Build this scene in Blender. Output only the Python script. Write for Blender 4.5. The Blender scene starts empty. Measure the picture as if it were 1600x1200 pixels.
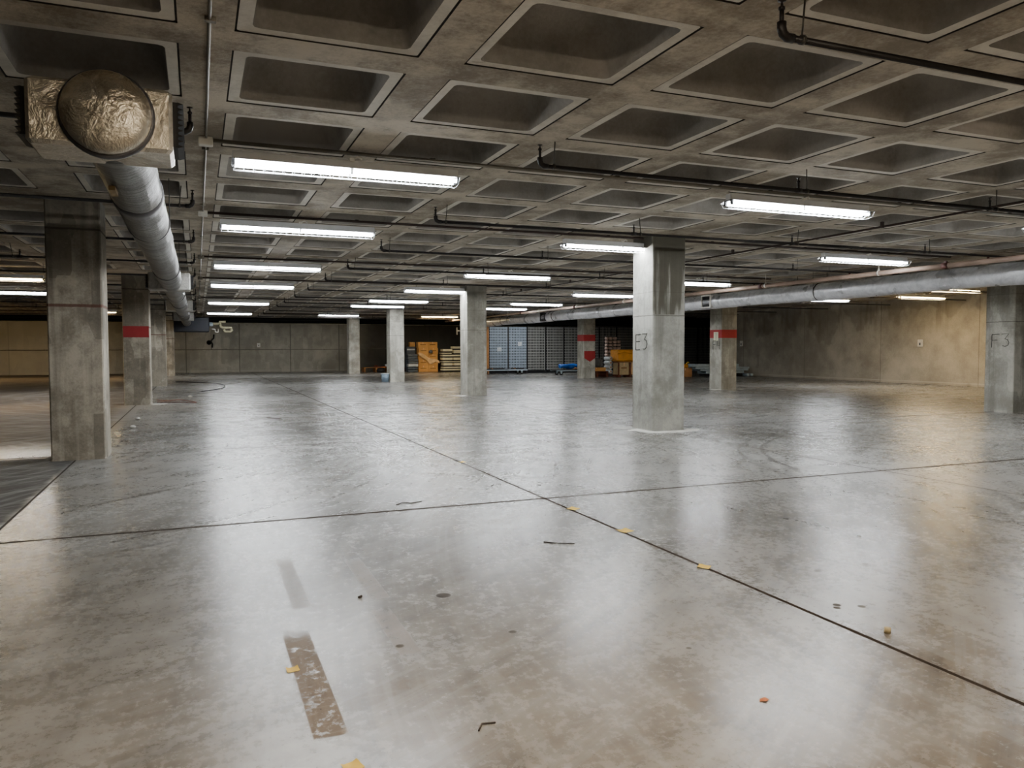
import bpy, math, random
from mathutils import Vector, Matrix
R = random.Random(7)
sc = bpy.context.scene
COL = sc.collection
PI = math.pi

# ------------------------------------------------------------------ helpers
class MB:
    """collects shapes, builds ONE mesh object"""
    def __init__(s): s.v=[]; s.f=[]; s.m=[]; s.sm=[]
    def add(s, vs, fs, mat=0, smooth=False):
        o=len(s.v); s.v+= [tuple(v) for v in vs]
        for f in fs:
            s.f.append([i+o for i in f]); s.m.append(mat); s.sm.append(smooth)
        return s
    def box(s, x0,x1,y0,y1,z0,z1, mat=0, M=None, ch=0.0):
        if ch>0:
            return s.chbox(x0,x1,y0,y1,z0,z1,ch,mat,M)
        vs=[(x0,y0,z0),(x1,y0,z0),(x1,y1,z0),(x0,y1,z0),(x0,y0,z1),(x1,y0,z1),(x1,y1,z1),(x0,y1,z1)]
        if M: vs=[M@Vector(v) for v in vs]
        return s.add(vs,[(0,3,2,1),(4,5,6,7),(0,1,5,4),(1,2,6,5),(2,3,7,6),(3,0,4,7)],mat)
    def chbox(s,x0,x1,y0,y1,z0,z1,c,mat=0,M=None):
        # box with chamfered vertical edges and softened top / bottom rims
        def ring(d,z):
            a0,a1,b0,b1=x0+d,x1-d,y0+d,y1-d; k=c
            return [(a0+k,b0,z),(a1-k,b0,z),(a1,b0+k,z),(a1,b1-k,z),(a1-k,b1,z),(a0+k,b1,z),(a0,b1-k,z),(a0,b0+k,z)]
        rings=[ring(c,z0),ring(0,z0+c),ring(0,z1-c),ring(c,z1)]
        vs=[v for r in rings for v in r]
        if M: vs=[M@Vector(v) for v in vs]
        fs=[list(range(7,-1,-1)),list(range(24,32))]
        for r in range(3):
            for i in range(8):
                fs.append((r*8+i,r*8+(i+1)%8,(r+1)*8+(i+1)%8,(r+1)*8+i))
        return s.add(vs,fs,mat)
    def tube(s, pts, r, n=10, mat=0, cap=True, smooth=True, rf=None):
        pts=[Vector(p) for p in pts]; rings=[]
        ref=None
        for i,p in enumerate(pts):
            if i==0: t=pts[1]-p
            elif i==len(pts)-1: t=p-pts[i-1]
            else: t=(pts[i+1]-p).normalized()+(p-pts[i-1]).normalized()
            t.normalize()
            if ref is None:
                a=Vector((0,0,1)) if abs(t.z)<.9 else Vector((1,0,0))
                u=t.cross(a).normalized()
            else:
                u=(ref-t*ref.dot(t)).normalized()
            ref=u; w=t.cross(u)
            rr=rf(i) if rf else r
            rings.append([p+ (u*math.cos(2*PI*k/n)+w*math.sin(2*PI*k/n))*(rr(k/n) if callable(rr) else rr) for k in range(n)])
        vs=[v for q in rings for v in q]; fs=[]
        for i in range(len(pts)-1):
            for k in range(n):
                fs.append((i*n+k,(i+1)*n+k,(i+1)*n+(k+1)%n,i*n+(k+1)%n))
        s.add(vs,fs,mat,smooth)
        if cap:
            b=len(s.v)-len(vs)
            s.f.append([b+k for k in range(n)]); s.m.append(mat); s.sm.append(False)
            e=b+(len(pts)-1)*n
            s.f.append([e+k for k in range(n-1,-1,-1)]); s.m.append(mat); s.sm.append(False)
        return s
    def lathe(s, prof, axis='z', n=24, mat=0, M=None, smooth=True):
        vs=[];fs=[]
        for (r,h) in prof:
            for k in range(n):
                a=2*PI*k/n; c,d=r*math.cos(a),r*math.sin(a)
                vs.append({'z':(c,d,h),'y':(c,h,d),'x':(h,c,d)}[axis])
        if M: vs=[M@Vector(v) for v in vs]
        for i in range(len(prof)-1):
            for k in range(n):
                fs.append((i*n+k,i*n+(k+1)%n,(i+1)*n+(k+1)%n,(i+1)*n+k))
        if prof[0][0]>1e-4: fs.append(tuple(range(n-1,-1,-1)))
        if prof[-1][0]>1e-4: fs.append(tuple((len(prof)-1)*n+k for k in range(n)))
        return s.add(vs,fs,mat,smooth)
    def build(s, name, mats, parent=None, loc=None, rz=0.0):
        me=bpy.data.meshes.new(name)
        me.from_pydata(s.v,[],s.f)
        if not isinstance(mats,(list,tuple)): mats=[mats]
        for m in mats: me.materials.append(m)
        me.polygons.foreach_set('material_index',s.m)
        me.polygons.foreach_set('use_smooth',s.sm)
        me.update()
        o=bpy.data.objects.new(name,me); COL.objects.link(o)
        if parent: o.parent=parent
        if loc: o.location=loc
        if rz: o.rotation_euler.z=rz
        return o

def thing(name,label,cat,loc=(0,0,0),rz=0.0,group=None):
    o=bpy.data.objects.new(name,None); COL.objects.link(o)
    o.empty_display_size=.2; o.location=loc; o.rotation_euler=(0,0,rz)
    return tag(o,label,cat,group)
def tag(o,label,cat,group=None):
    o['label']=label; o['category']=cat
    if group: o['group']=group
    return o
def struct(o):
    o['kind']='structure'; return o
def dup(root,loc,rz=None,label=None,group=None):
    r=root.copy(); COL.objects.link(r); r.location=loc
    if rz is not None: r.rotation_euler=(0,0,rz)
    if label: r['label']=label
    if group: r['group']=group
    for ch in list(root.children):
        c=ch.copy(); COL.objects.link(c); c.parent=r
        for g in list(ch.children):
            d=g.copy(); COL.objects.link(d); d.parent=c
    return r

# ------------------------------------------------------------------ node helpers
class NT:
    def __init__(s,name):
        s.mat=bpy.data.materials.new(name); s.mat.use_nodes=True
        s.t=s.mat.node_tree; s.t.nodes.clear()
        s.out=s.n('ShaderNodeOutputMaterial'); s.b=s.n('ShaderNodeBsdfPrincipled')
        s.l(s.b.outputs[0],s.out.inputs[0])
        s._pos=None; s.dim='3D'
    def n(s,t,**kw):
        n=s.t.nodes.new(t)
        for k,v in kw.items(): setattr(n,k,v)
        return n
    def l(s,a,b): s.t.links.new(a,b)
    def val(s,sock,v):
        if hasattr(v,'node') or isinstance(v,bpy.types.NodeSocket): s.l(v,sock)
        else: sock.default_value=v
    @property
    def pos(s):
        if s._pos is None: s._pos=s.n('ShaderNodeNewGeometry').outputs['Position']
        return s._pos
    def map(s,scale=(1,1,1),loc=(0,0,0),rot=(0,0,0),src=None):
        m=s.n('ShaderNodeMapping'); s.l(src or s.pos,m.inputs[0])
        m.inputs['Location'].default_value=loc; m.inputs['Rotation'].default_value=rot; m.inputs['Scale'].default_value=scale
        return m.outputs[0]
    def noise(s,scale=1,detail=4,rough=.55,vec=None,dist=0):
        n=s.n('ShaderNodeTexNoise'); n.noise_dimensions=s.dim; s.l(vec or s.pos,n.inputs['Vector'])
        n.inputs['Scale'].default_value=scale; n.inputs['Detail'].default_value=detail
        n.inputs['Roughness'].default_value=rough; n.inputs['Distortion'].default_value=dist
        return n.outputs[0]
    def math(s,op,a,b=0.0,clamp=False):
        n=s.n('ShaderNodeMath',operation=op,use_clamp=clamp); s.val(n.inputs[0],a); s.val(n.inputs[1],b)
        return n.outputs[0]
    def ramp(s,f,lo,hi,a=0.0,b=1.0,smooth=True):
        n=s.n('ShaderNodeMapRange',interpolation_type='SMOOTHSTEP' if smooth else 'LINEAR')
        s.val(n.inputs[0],f)
        for i,v in enumerate((lo,hi,a,b)): n.inputs[i+1].default_value=v
        return n.outputs[0]
    def mix(s,f,a,b,blend='MIX'):
        n=s.n('ShaderNodeMix',data_type='RGBA',blend_type=blend)
        s.val(n.inputs[0],f)
        for sock,v in ((n.inputs[6],a),(n.inputs[7],b)):
            if isinstance(v,(tuple,list)): sock.default_value=(*v[:3],1)
            else: s.l(v,sock)
        return n.outputs[2]
    def xyz(s):
        n=s.n('ShaderNodeSeparateXYZ'); s.l(s.pos,n.inputs[0]); return n.outputs
    def bump(s,h,strength=.2,dist=.01):
        n=s.n('ShaderNodeBump'); n.inputs['Strength'].default_value=strength; n.inputs['Distance'].default_value=dist
        s.l(h,n.inputs['Height']); s.l(n.outputs[0],s.b.inputs['Normal'])
    def fin(s,color,rough=.6,metal=0.0,spec=.5):
        if isinstance(color,(tuple,list)): s.b.inputs['Base Color'].default_value=(*color[:3],1)
        else: s.l(color,s.b.inputs['Base Color'])
        s.val(s.b.inputs['Roughness'],rough); s.b.inputs['Metallic'].default_value=metal
        s.b.inputs['Specular IOR Level'].default_value=spec
        return s.mat
def S(r,g,b):
    f=lambda c:(c/255/12.92 if c/255<=.04045 else ((c/255+.055)/1.055)**2.4)
    return (f(r),f(g),f(b))
def plain(name,col,rough=.55,metal=0.0,var=.12,scale=6.0,spec=.5,bump=0):
    m=NT(name); f=m.noise(scale,3)
    c=m.mix(m.ramp(f,.3,.7,0,1),tuple(x*(1-var) for x in col),tuple(min(1,x*(1+var)) for x in col))
    if bump: m.bump(m.noise(scale*6,3),bump,.01)
    return m.fin(c,rough,metal,spec)
def emit(name,col,strength):
    m=NT(name); m.b.inputs['Emission Color'].default_value=(*col,1); m.b.inputs['Emission Strength'].default_value=strength
    return m.fin(m.mix(m.noise(8),col,tuple(c*.97 for c in col)),.4)

def concrete(name,base,dark,sx=(1,1,1),big=.5,mid=3.0,streak=True,rough=.8,patch=0.0,zjoints=(),xjoint=None,yjoint=None,
             toptint=None,extra=None,bump=.25,contrast=1.0):
    m=NT(name)
    a=m.noise(big,3,.6); b=m.noise(mid,5,.68); c=m.noise(26,3,.7)
    f=m.math('ADD',m.math('MULTIPLY',a,.55),m.math('ADD',m.math('MULTIPLY',b,.35),m.math('MULTIPLY',c,.18)))
    k=.16/contrast
    col=m.mix(m.ramp(f,.54-k,.54+k),dark,base)
    if streak:
        s=m.noise(1.0,3,.6,vec=m.map(scale=(5,5,.35)))
        col=m.mix(m.math('MULTIPLY',m.ramp(s,.5,.72),.55),col,tuple(x*.55 for x in dark))
        s2=m.noise(1.0,2,.6,vec=m.map(scale=(9,9,.25),loc=(3,1,2)))
        col=m.mix(m.math('MULTIPLY',m.ramp(s2,.55,.75),.4),col,tuple(min(1,x*1.25) for x in base))
    if patch:
        v=m.n('ShaderNodeTexVoronoi',distance='CHEBYCHEV'); m.l(m.map(scale=(3.1,3.1,1.1),loc=(.3,.1,.2)),v.inputs['Vector'])
        v.inputs['Scale'].default_value=1.0; v.inputs['Randomness'].default_value=.8
        sep=m.n('ShaderNodeSeparateColor'); m.l(v.outputs['Color'],sep.inputs[0])
        pm=m.math('MULTIPLY',m.ramp(sep.outputs[0],.55,.6),m.ramp(b,.35,.5))
        col=m.mix(m.math('MULTIPLY',pm,patch),col,tuple(x*.6 for x in dark))
    x,y,z=m.xyz()
    wob=m.math('MULTIPLY',m.math('SUBTRACT',b,.5),.03)
    for (zj,w,cc,s) in zjoints:
        d=m.math('ABSOLUTE',m.math('SUBTRACT',m.math('ADD',z,wob),zj))
        col=m.mix(m.math('MULTIPLY',m.ramp(d,w,w*2,1,0),s),col,cc)
    for ax,jl in ((x,xjoint),(y,yjoint)):
        if jl:
            off,per,w=jl
            d=m.math('ABSOLUTE',m.math('SUBTRACT',m.math('FLOORED_MODULO',m.math('SUBTRACT',ax,off),per),per/2))
            col=m.mix(m.math('MULTIPLY',m.ramp(d,w,w*2,1,0),.7),col,tuple(q*.35 for q in dark))
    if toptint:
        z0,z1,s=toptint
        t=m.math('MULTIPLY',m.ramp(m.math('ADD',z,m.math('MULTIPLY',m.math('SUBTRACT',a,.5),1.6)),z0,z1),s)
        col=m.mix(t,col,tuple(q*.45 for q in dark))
    if extra: col=extra(m,col,x,y,z,a,b)
    m.bump(c,bump,.012)
    return m.fin(col,m.ramp(b,.3,.7,rough-.08,rough+.08),0,.35)

# ------------------------------------------------------------------ camera
yaw,pitch,roll=[math.radians(a) for a in (22.15,-2.629,-.122)]
F=Vector((math.sin(yaw)*math.cos(pitch),math.cos(yaw)*math.cos(pitch),math.sin(pitch)))
r0=Vector((math.cos(yaw),-math.sin(yaw),0)); u0=r0.cross(F)
Rt=r0*math.cos(roll)+u0*math.sin(roll); Up=u0*math.cos(roll)-r0*math.sin(roll)
CAMZ=1.6
cam=bpy.data.objects.new('camera',bpy.data.cameras.new('camera')); COL.objects.link(cam)
cam.data.sensor_width=36; cam.data.lens=1206.56/1600*36; cam.data.clip_end=200
cam.matrix_world=Matrix(((Rt.x,Up.x,-F.x,0),(Rt.y,Up.y,-F.y,0),(Rt.z,Up.z,-F.z,CAMZ),(0,0,0,1)))
sc.camera=cam

# ------------------------------------------------------------------ materials
H=3.763
def floor_mat():
    m=NT('polished_concrete_floor'); m.dim='2D'
    x,y,z=m.xyz()
    a=m.noise(.22,3,.6); b=m.noise(1.9,6,.68,dist=.5); c=m.noise(17,4,.75)
    st=m.noise(1.0,4,.65,vec=m.map(scale=(.9,5.5,1),rot=(0,0,.35)))
    st2=m.noise(1.0,3,.6,vec=m.map(scale=(6,1.0,1),rot=(0,0,-.5)))
    f=m.math('ADD',m.math('ADD',m.math('MULTIPLY',a,.28),m.math('MULTIPLY',b,.3)),m.math('ADD',m.math('MULTIPLY',st,.12),m.math('MULTIPLY',c,.34)))
    col=m.mix(m.ramp(f,.36,.68,0,1,False),S(98,96,91),S(154,153,149))
    w=m.noise(.35,2,.6,vec=m.map(loc=(7,3,0)))
    col=m.mix(m.math('MULTIPLY',m.ramp(w,.45,.65),.3),col,S(112,104,92))
    # browner towards the camera: warm lamplight there is put into the colour
    col=m.mix(m.math('MULTIPLY',m.ramp(m.math('ADD',y,m.math('MULTIPLY',b,3)),1.5,7.5,1,0),.6),col,S(116,98,74))
    col=m.mix(m.math('MULTIPLY',m.ramp(st2,.5,.8,0,1,False),.15),col,S(160,158,150))
    col=m.mix(m.math('MULTIPLY',m.ramp(st,.48,.85,0,1,False),.2),col,S(74,69,62))
    matte=[]
    # darker, less glossy aisle beside the left columns
    edge=m.math('ADD',x,m.math('MULTIPLY',m.math('SUBTRACT',b,.5),.18))
    dk=m.math('MULTIPLY',m.ramp(edge,-1.75,-1.62,1,0),m.ramp(y,12.9,13.3,1,0))
    col=m.mix(m.math('MULTIPLY',dk,.7),col,S(50,48,46))
    matte.append(m.math('MULTIPLY',dk,.8))
    brown=m.math('MULTIPLY',m.ramp(x,-2.2,-1.4,1,0),m.ramp(y,13.3,16))
    col=m.mix(m.math('MULTIPLY',brown,.75),col,S(84,68,50)); matte.append(m.math('MULTIPLY',brown,.75))  # brown of the yellow-lit floor farther left, put into the colour
    # sweeping polisher and tyre streaks: noise laid out in rings
    for (cx,cy,kr,s_) in ((-5,14,7,.45),(15,2,6,.36),(4,30,2.5,.25)):
        dx=m.math('SUBTRACT',x,cx); dy=m.math('SUBTRACT',y,cy)
        rr_=m.math('SQRT',m.math('ADD',m.math('MULTIPLY',dx,dx),m.math('MULTIPLY',dy,dy)))
        th=m.math('ARCTAN2',dy,dx)
        cv=m.n('ShaderNodeCombineXYZ'); m.l(m.math('MULTIPLY',rr_,kr),cv.inputs[0]); m.l(m.math('MULTIPLY',th,3.0),cv.inputs[1])
        n1=m.noise(1.0,4,.68,vec=cv.outputs[0])
        col=m.mix(m.math('MULTIPLY',m.ramp(n1,.48,.74),s_),col,S(62,59,55))
        col=m.mix(m.math('MULTIPLY',m.ramp(n1,.36,.46,1,0),s_*.6),col,S(160,160,158))
    # tyre marks: arcs
    wob=m.math('MULTIPLY',m.math('SUBTRACT',a,.5),.5)
    for (cx,cy,rad,wd,s) in ((-4,12.5,6.3,.05,.5),(-4,12.5,6.65,.04,.4),(6,3,9.2,.06,.45),(12,6.5,5.0,.05,.4),(12,6.5,5.35,.05,.35),(2,26,7.5,.07,.45),(9.5,17.5,3.2,.09,.4),(-2,4,7.2,.05,.35),(16,16,8,.07,.4)):
        dx=m.math('SUBTRACT',x,cx); dy=m.math('SUBTRACT',y,cy)
        d=m.math('SQRT',m.math('ADD',m.math('MULTIPLY',dx,dx),m.math('MULTIPLY',dy,dy)))
        d=m.math('ABSOLUTE',m.math('SUBTRACT',m.math('ADD',d,wob),rad))
        col=m.mix(m.math('MULTIPLY',m.math('MULTIPLY',m.ramp(d,wd*.4,wd,1,0),m.ramp(b,.35,.55)),min(.75,s*1.5)),col,S(66,62,57))
    # residue of old floor tape
    for (x0,x1,y0,y1) in ((.41,.555,3.17,4.3),(.515,.63,4.85,5.9),(.95,1.07,3.9,4.5),(1.0,1.12,4.85,5.7)):
        k=m.math('MULTIPLY',m.math('MULTIPLY',m.ramp(x,x0-.004,x0+.006),m.ramp(x,x1-.006,x1+.004,1,0)),m.math('MULTIPLY',m.ramp(y,y0-.01,y0+.01),m.ramp(y,y1-.01,y1+.2,1,0)))
        q=m.math('MULTIPLY',m.math('MULTIPLY',k,m.ramp(c,.3,.5)),.8 if x0<.42 else .4); col=m.mix(q,col,S(104,86,66)); matte.append(m.math('MULTIPLY',q,.8))
    # pale grout dust around the near column
    bx=m.math('MAXIMUM',m.math('SUBTRACT',m.math('ABSOLUTE',m.math('SUBTRACT',x,8.45)),.36),m.math('SUBTRACT',m.math('ABSOLUTE',m.math('SUBTRACT',y,13.05)),.38))
    k=m.ramp(m.math('ADD',bx,m.math('MULTIPLY',m.math('SUBTRACT',b,.5),.5)),.2,.3,1,0)
    col=m.mix(m.math('MULTIPLY',k,.85),col,S(176,174,168)); matte.append(m.math('MULTIPLY',k,.9))
    # dark blots
    for (px,py,rad) in ((3.66,3.63,.03),(3.62,3.59,.026),(3.78,3.55,.03),(4.1,4.25,.03),(4.55,4.25,.028),(.98,4.02,.028),(1.62,3.98,.03),(1.45,4.75,.06),(3.9,4.9,.02),(5.2,5.9,.03),(2.4,3.4,.018),(4.4,5.2,.03),(5.6,5.4,.025)):
        dx=m.math('SUBTRACT',x,px); dy=m.math('SUBTRACT',y,py)
        d=m.math('SQRT',m.math('ADD',m.math('MULTIPLY',dx,dx),m.math('MULTIPLY',dy,dy)))
        q=m.math('MULTIPLY',m.ramp(d,rad*.7,rad,1,0),.85); col=m.mix(q,col,S(60,55,50)); matte.append(q)
    # fine scratches and grit
    v=m.n('ShaderNodeTexVoronoi',voronoi_dimensions='2D'); m.l(m.map(scale=(3,3,1)),v.inputs['Vector']); v.inputs['Scale'].default_value=2.2
    col=m.mix(m.math('MULTIPLY',m.ramp(v.outputs['Distance'],.018,.03,1,0),.75),col,S(60,55,50))
    sc1=m.noise(1.0,2,.5,vec=m.map(scale=(2.2,26,1),rot=(0,0,1.05)))
    col=m.mix(m.math('MULTIPLY',m.ramp(sc1,.62,.85),.15),col,S(175,172,165))
    # control joints
    jw=m.math('MULTIPLY',m.math('SUBTRACT',c,.5),.008)
    for ax,p,w,s in ((x,3.405,.013,1.0),(x,8.25,.011,.9),(x,-1.66,.010,.9),(x,13.4,.010,.8),(y,7.45,.022,1.0),(y,13.22,.025,.8),(y,19.1,.02,.5),(y,25.2,.02,.5)):
        d=m.math('ABSOLUTE',m.math('SUBTRACT',m.math('ADD',ax,jw),p))
        q=m.math('MULTIPLY',m.ramp(d,w,w*1.5,1,0),s); col=m.mix(q,col,S(34,29,25)); matte.append(q)
        col=m.mix(m.math('MULTIPLY',m.ramp(d,w,w*7,1,0),s*.25),col,S(80,70,60))
    rr=m.math('ADD',m.math('MULTIPLY',b,.35),m.math('ADD',m.math('MULTIPLY',c,.4),m.math('MULTIPLY',a,.25)))
    rough=m.ramp(rr,.36,.64,.225,.32,False)
    keep=None
    for q in matte:
        inv=m.math('SUBTRACT',1.0,q); keep=inv if keep is None else m.math('MULTIPLY',keep,inv)
    mott=m.ramp(m.math('ADD',m.math('MULTIPLY',b,.35),m.math('ADD',m.math('MULTIPLY',c,.35),m.math('MULTIPLY',a,.3))),.36,.64,.16,.40,False)
    spec=m.math('MULTIPLY',keep,mott)
    rough=m.math('ADD',rough,m.math('MULTIPLY',m.math('SUBTRACT',1.0,keep),.5),True)
    m.bump(m.math('ADD',m.math('MULTIPLY',m.noise(1.3,1,.5),1.0),m.math('MULTIPLY',m.noise(5.0,1,.5),.25)),.025,.02)
    m.fin(col,rough,0,.4); m.l(spec,m.b.inputs['Specular IOR Level']); return m.mat

M={}
M['floor']=floor_mat()
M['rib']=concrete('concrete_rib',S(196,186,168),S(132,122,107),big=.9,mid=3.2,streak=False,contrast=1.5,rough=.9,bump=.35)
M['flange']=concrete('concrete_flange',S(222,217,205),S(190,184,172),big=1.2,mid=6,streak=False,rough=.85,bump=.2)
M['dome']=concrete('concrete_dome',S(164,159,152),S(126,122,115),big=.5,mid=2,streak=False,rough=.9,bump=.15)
M['gap']=plain('shadow_gap',S(44,38,32),.9)
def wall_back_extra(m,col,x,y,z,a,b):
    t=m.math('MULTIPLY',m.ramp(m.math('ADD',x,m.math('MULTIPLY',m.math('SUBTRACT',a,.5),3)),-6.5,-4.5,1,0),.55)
    col=m.mix(m.math('MULTIPLY',m.ramp(m.math('ADD',x,m.math('MULTIPLY',b,2)),9.5,13.5),.85),col,S(58,54,46))  # shade over the right section painted into the wall colour
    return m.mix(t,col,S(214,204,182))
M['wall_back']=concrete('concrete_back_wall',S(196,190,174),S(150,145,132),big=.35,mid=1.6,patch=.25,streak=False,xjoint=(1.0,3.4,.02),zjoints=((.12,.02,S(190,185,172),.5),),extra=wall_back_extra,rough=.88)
def wall_right_extra(m,col,x,y,z,a,b):
    n=m.noise(.55,3,.6,vec=m.map(scale=(1,1.2,.9),loc=(0,2.2,1)))
    col=m.mix(m.math('MULTIPLY',m.ramp(m.math('ADD',n,m.math('MULTIPLY',z,.07)),.66,.72),.35),col,S(112,106,94))
    s=m.noise(1.0,3,.6,vec=m.map(scale=(1,2.6,.3)))
    col=m.mix(m.math('MULTIPLY',m.math('MULTIPLY',m.ramp(s,.54,.7),m.ramp(z,1.9,3.0)),.4),col,S(104,94,76))
    return col
M['wall_right']=concrete('concrete_right_wall',S(190,183,168),S(146,139,126),big=.4,mid=1.8,streak=False,yjoint=(0,4.9,.008),zjoints=((.1,.018,S(200,195,182),.6),),extra=wall_right_extra,rough=.88)
M['wall_plain']=concrete('concrete_plain_wall',S(140,132,118),S(104,97,86),big=.4,mid=2,rough=.88)
RUST=S(92,52,40)
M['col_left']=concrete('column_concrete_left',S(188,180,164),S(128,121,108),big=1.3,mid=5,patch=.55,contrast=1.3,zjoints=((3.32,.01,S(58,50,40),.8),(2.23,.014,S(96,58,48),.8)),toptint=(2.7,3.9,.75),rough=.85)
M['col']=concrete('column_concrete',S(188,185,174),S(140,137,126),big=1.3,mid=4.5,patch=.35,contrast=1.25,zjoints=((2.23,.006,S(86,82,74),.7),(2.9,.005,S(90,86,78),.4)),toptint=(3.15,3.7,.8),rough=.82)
def e3_extra(m,col,x,y,z,a,b):
    k=m.math('MULTIPLY',m.ramp(y,12.72,12.74,1,0),m.ramp(z,2.24,2.26))
    edge=m.noise(1,3,.6,vec=m.map(scale=(4,1,.5),loc=(1.3,0,0)))
    t=m.math('MULTIPLY',k,m.ramp(m.math('ADD',m.math('MULTIPLY',m.math('SUBTRACT',z,2.24),.22),edge),.55,.66))
    col=m.mix(m.math('MULTIPLY',t,.85),col,S(86,82,70))
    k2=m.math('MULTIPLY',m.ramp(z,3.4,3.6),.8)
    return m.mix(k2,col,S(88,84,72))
M['col_E3']=concrete('column_concrete_stained',S(176,175,167),S(134,134,126),big=1.3,mid=6,patch=.15,contrast=1.3,zjoints=((2.23,.006,S(96,94,86),.8),(2.68,.005,S(110,108,100),.4)),extra=e3_extra,rough=.8)
M['red']=plain('red_band_paint',S(160,34,38),.6,var=.1,scale=3)
M['ink']=plain('black_marker',S(34,32,30),.8)
M['black_pipe']=plain('black_steel_pipe',S(34,29,27),.45,.3,var=.25,scale=3)
M['pipe_joint']=plain('rusty_coupling',S(70,34,26),.6,.2)
M['rod']=plain('galvanised_rod',S(70,66,60),.5,.5)
M['main_pipe']=plain('pale_pink_pipe',S(150,128,114),.5,0,var=.25,scale=1.5)
M['conduit']=plain('grey_conduit',S(120,114,102),.5,.4)
M['dark_conduit']=plain('dark_conduit',S(60,46,40),.6,.2)
M['box_white']=plain('white_plastic',S(225,222,212),.5,var=.04)
M['fix_white']=plain('white_enamel',S(222,222,222),.35,var=.04)
M['fix_dark']=plain('dark_socket',S(40,40,42),.5)
M['wire']=plain('guard_wire',S(210,212,214),.35,.3,var=.05)
M['tube_w']=emit('fluorescent_white',(.93,.97,1.0),75)
M['tube_y']=emit('fluorescent_yellow',(1.0,.74,.34),55)
def foil(name,c1,c2,bs=.8,scale=9,rough=.3,metal=.9,wr=None):
    m=NT(name)
    a=m.noise(scale,5,.65,dist=1.2) if not wr else m.noise(1.0,5,.65,dist=.6,vec=m.map(scale=wr)); b=m.noise(scale*4,4,.6,dist=.6); d=m.noise(1.4,3)
    m.bump(m.math('ADD',a,m.math('MULTIPLY',b,.35)),bs,.03)
    col=m.mix(m.ramp(m.math('ADD',m.math('MULTIPLY',a,.6),m.math('MULTIPLY',d,.4)),.35,.65),c1,c2)
    return m.fin(col,m.ramp(d,.35,.65,rough-.06,rough+.14),metal,.5)
M['foil']=foil('foil_insulation',S(88,88,85),S(136,135,131),.8,6,.38,.5,wr=(2.5,13,2.5))
M['foil_bright']=foil('crinkled_foil',S(196,184,164),S(236,228,212),.5,7,.26,.95)
M['foil_right']=foil('foil_insulation_smooth',S(196,197,202),S(236,237,240),.22,4,.32,.35)
M['foil_box']=foil('foil_box_wrap',S(150,148,142),S(196,194,188),.5,9,.38,.35)
M['tape']=plain('grey_foil_tape',S(96,94,96),.45,.5)
M['tab']=plain('brown_tab',S(150,128,86),.6)
M['grille_dark']=plain('dark_grille',S(26,24,24),.6)
M['navy']=plain('navy_enamel',S(24,28,42),.5)
M['beige']=plain('beige_lagging',S(190,182,150),.7)
M['black']=plain('flat_black',S(9,9,9),.95)
M['ledge']=plain('pale_ledge',S(170,164,140),.8,var=.3,scale=1)
M['carton']=plain('brown_cardboard',S(228,172,98),.8,var=.08,scale=2)
M['carton_mark']=plain('carton_print',S(128,82,38),.8)
M['kraft']=plain('kraft_wrap',S(240,200,144),.5,var=.15,scale=5)
M['cream']=plain('cream_board',S(252,244,212),.7,var=.05)
M['cream_dark']=plain('deep_cream_board',S(196,172,128),.75,var=.1)  # deeper cream tone for the speckled box
M['slate']=plain('slate_plastic',S(84,92,100),.5,var=.2)
M['pale']=plain('pale_film',S(196,200,200),.4)
M['mesh']=plain('galvanised_mesh',S(150,162,174),.5,.15,var=.1)
M['mesh_mid']=plain('grey_mesh',S(150,150,146),.5,.15,var=.1)
M['mesh_dim']=plain('far_mesh_tone',S(160,158,150),.6,.2,var=.1)  # brightness change along the panel row is put into these mesh tones
M['back_sheet']=plain('blue_grey_sheet',S(112,126,140),.7)
M['back_dark']=plain('dark_sheet',S(30,30,30),.9)
M['post']=plain('mesh_post',S(40,40,42),.5)
M['rubber']=plain('black_rubber',S(20,20,20),.7)
M['steel_dark']=plain('dark_steel',S(52,52,52),.5,.4)
M['steel']=plain('galvanised_sheet',S(190,206,214),.4,.1,var=.12)
M['blue']=plain('blue_tarpaulin',S(10,84,170),.45,var=.15,scale=4,bump=.3)
M['wood']=plain('pallet_wood',S(168,120,72),.8,var=.2,scale=4)
M['wood_red']=plain('red_brown_wood',S(110,58,36),.8,var=.2,scale=4)
M['orange']=plain('amber_wrap',S(222,150,44),.25,var=.15,scale=3,bump=.5)
M['can']=plain('pinkish_can',S(206,180,166),.45)
M['bag']=plain('grey_sack',S(104,106,106),.6,var=.2)
M['pail']=plain('blue_grey_pail',S(112,130,146),.45)
M['pail_rim']=plain('pail_rim',S(196,204,208),.4)
M['paper']=plain('pale_paper',S(232,230,200),.8,var=.03)
M['yellow']=plain('yellow_paper',S(226,190,74),.7,var=.06)
M['leaf']=plain('orange_leaf',S(170,100,56),.8)
M['twig']=plain('dark_twig',S(58,46,38),.8)
M['cork']=plain('tan_stub',S(190,172,130),.8)
M['red_cable']=plain('reddish_cable',S(112,70,54),.6)
M['dust']=plain('plaster_dust',S(210,208,200),.9)

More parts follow.
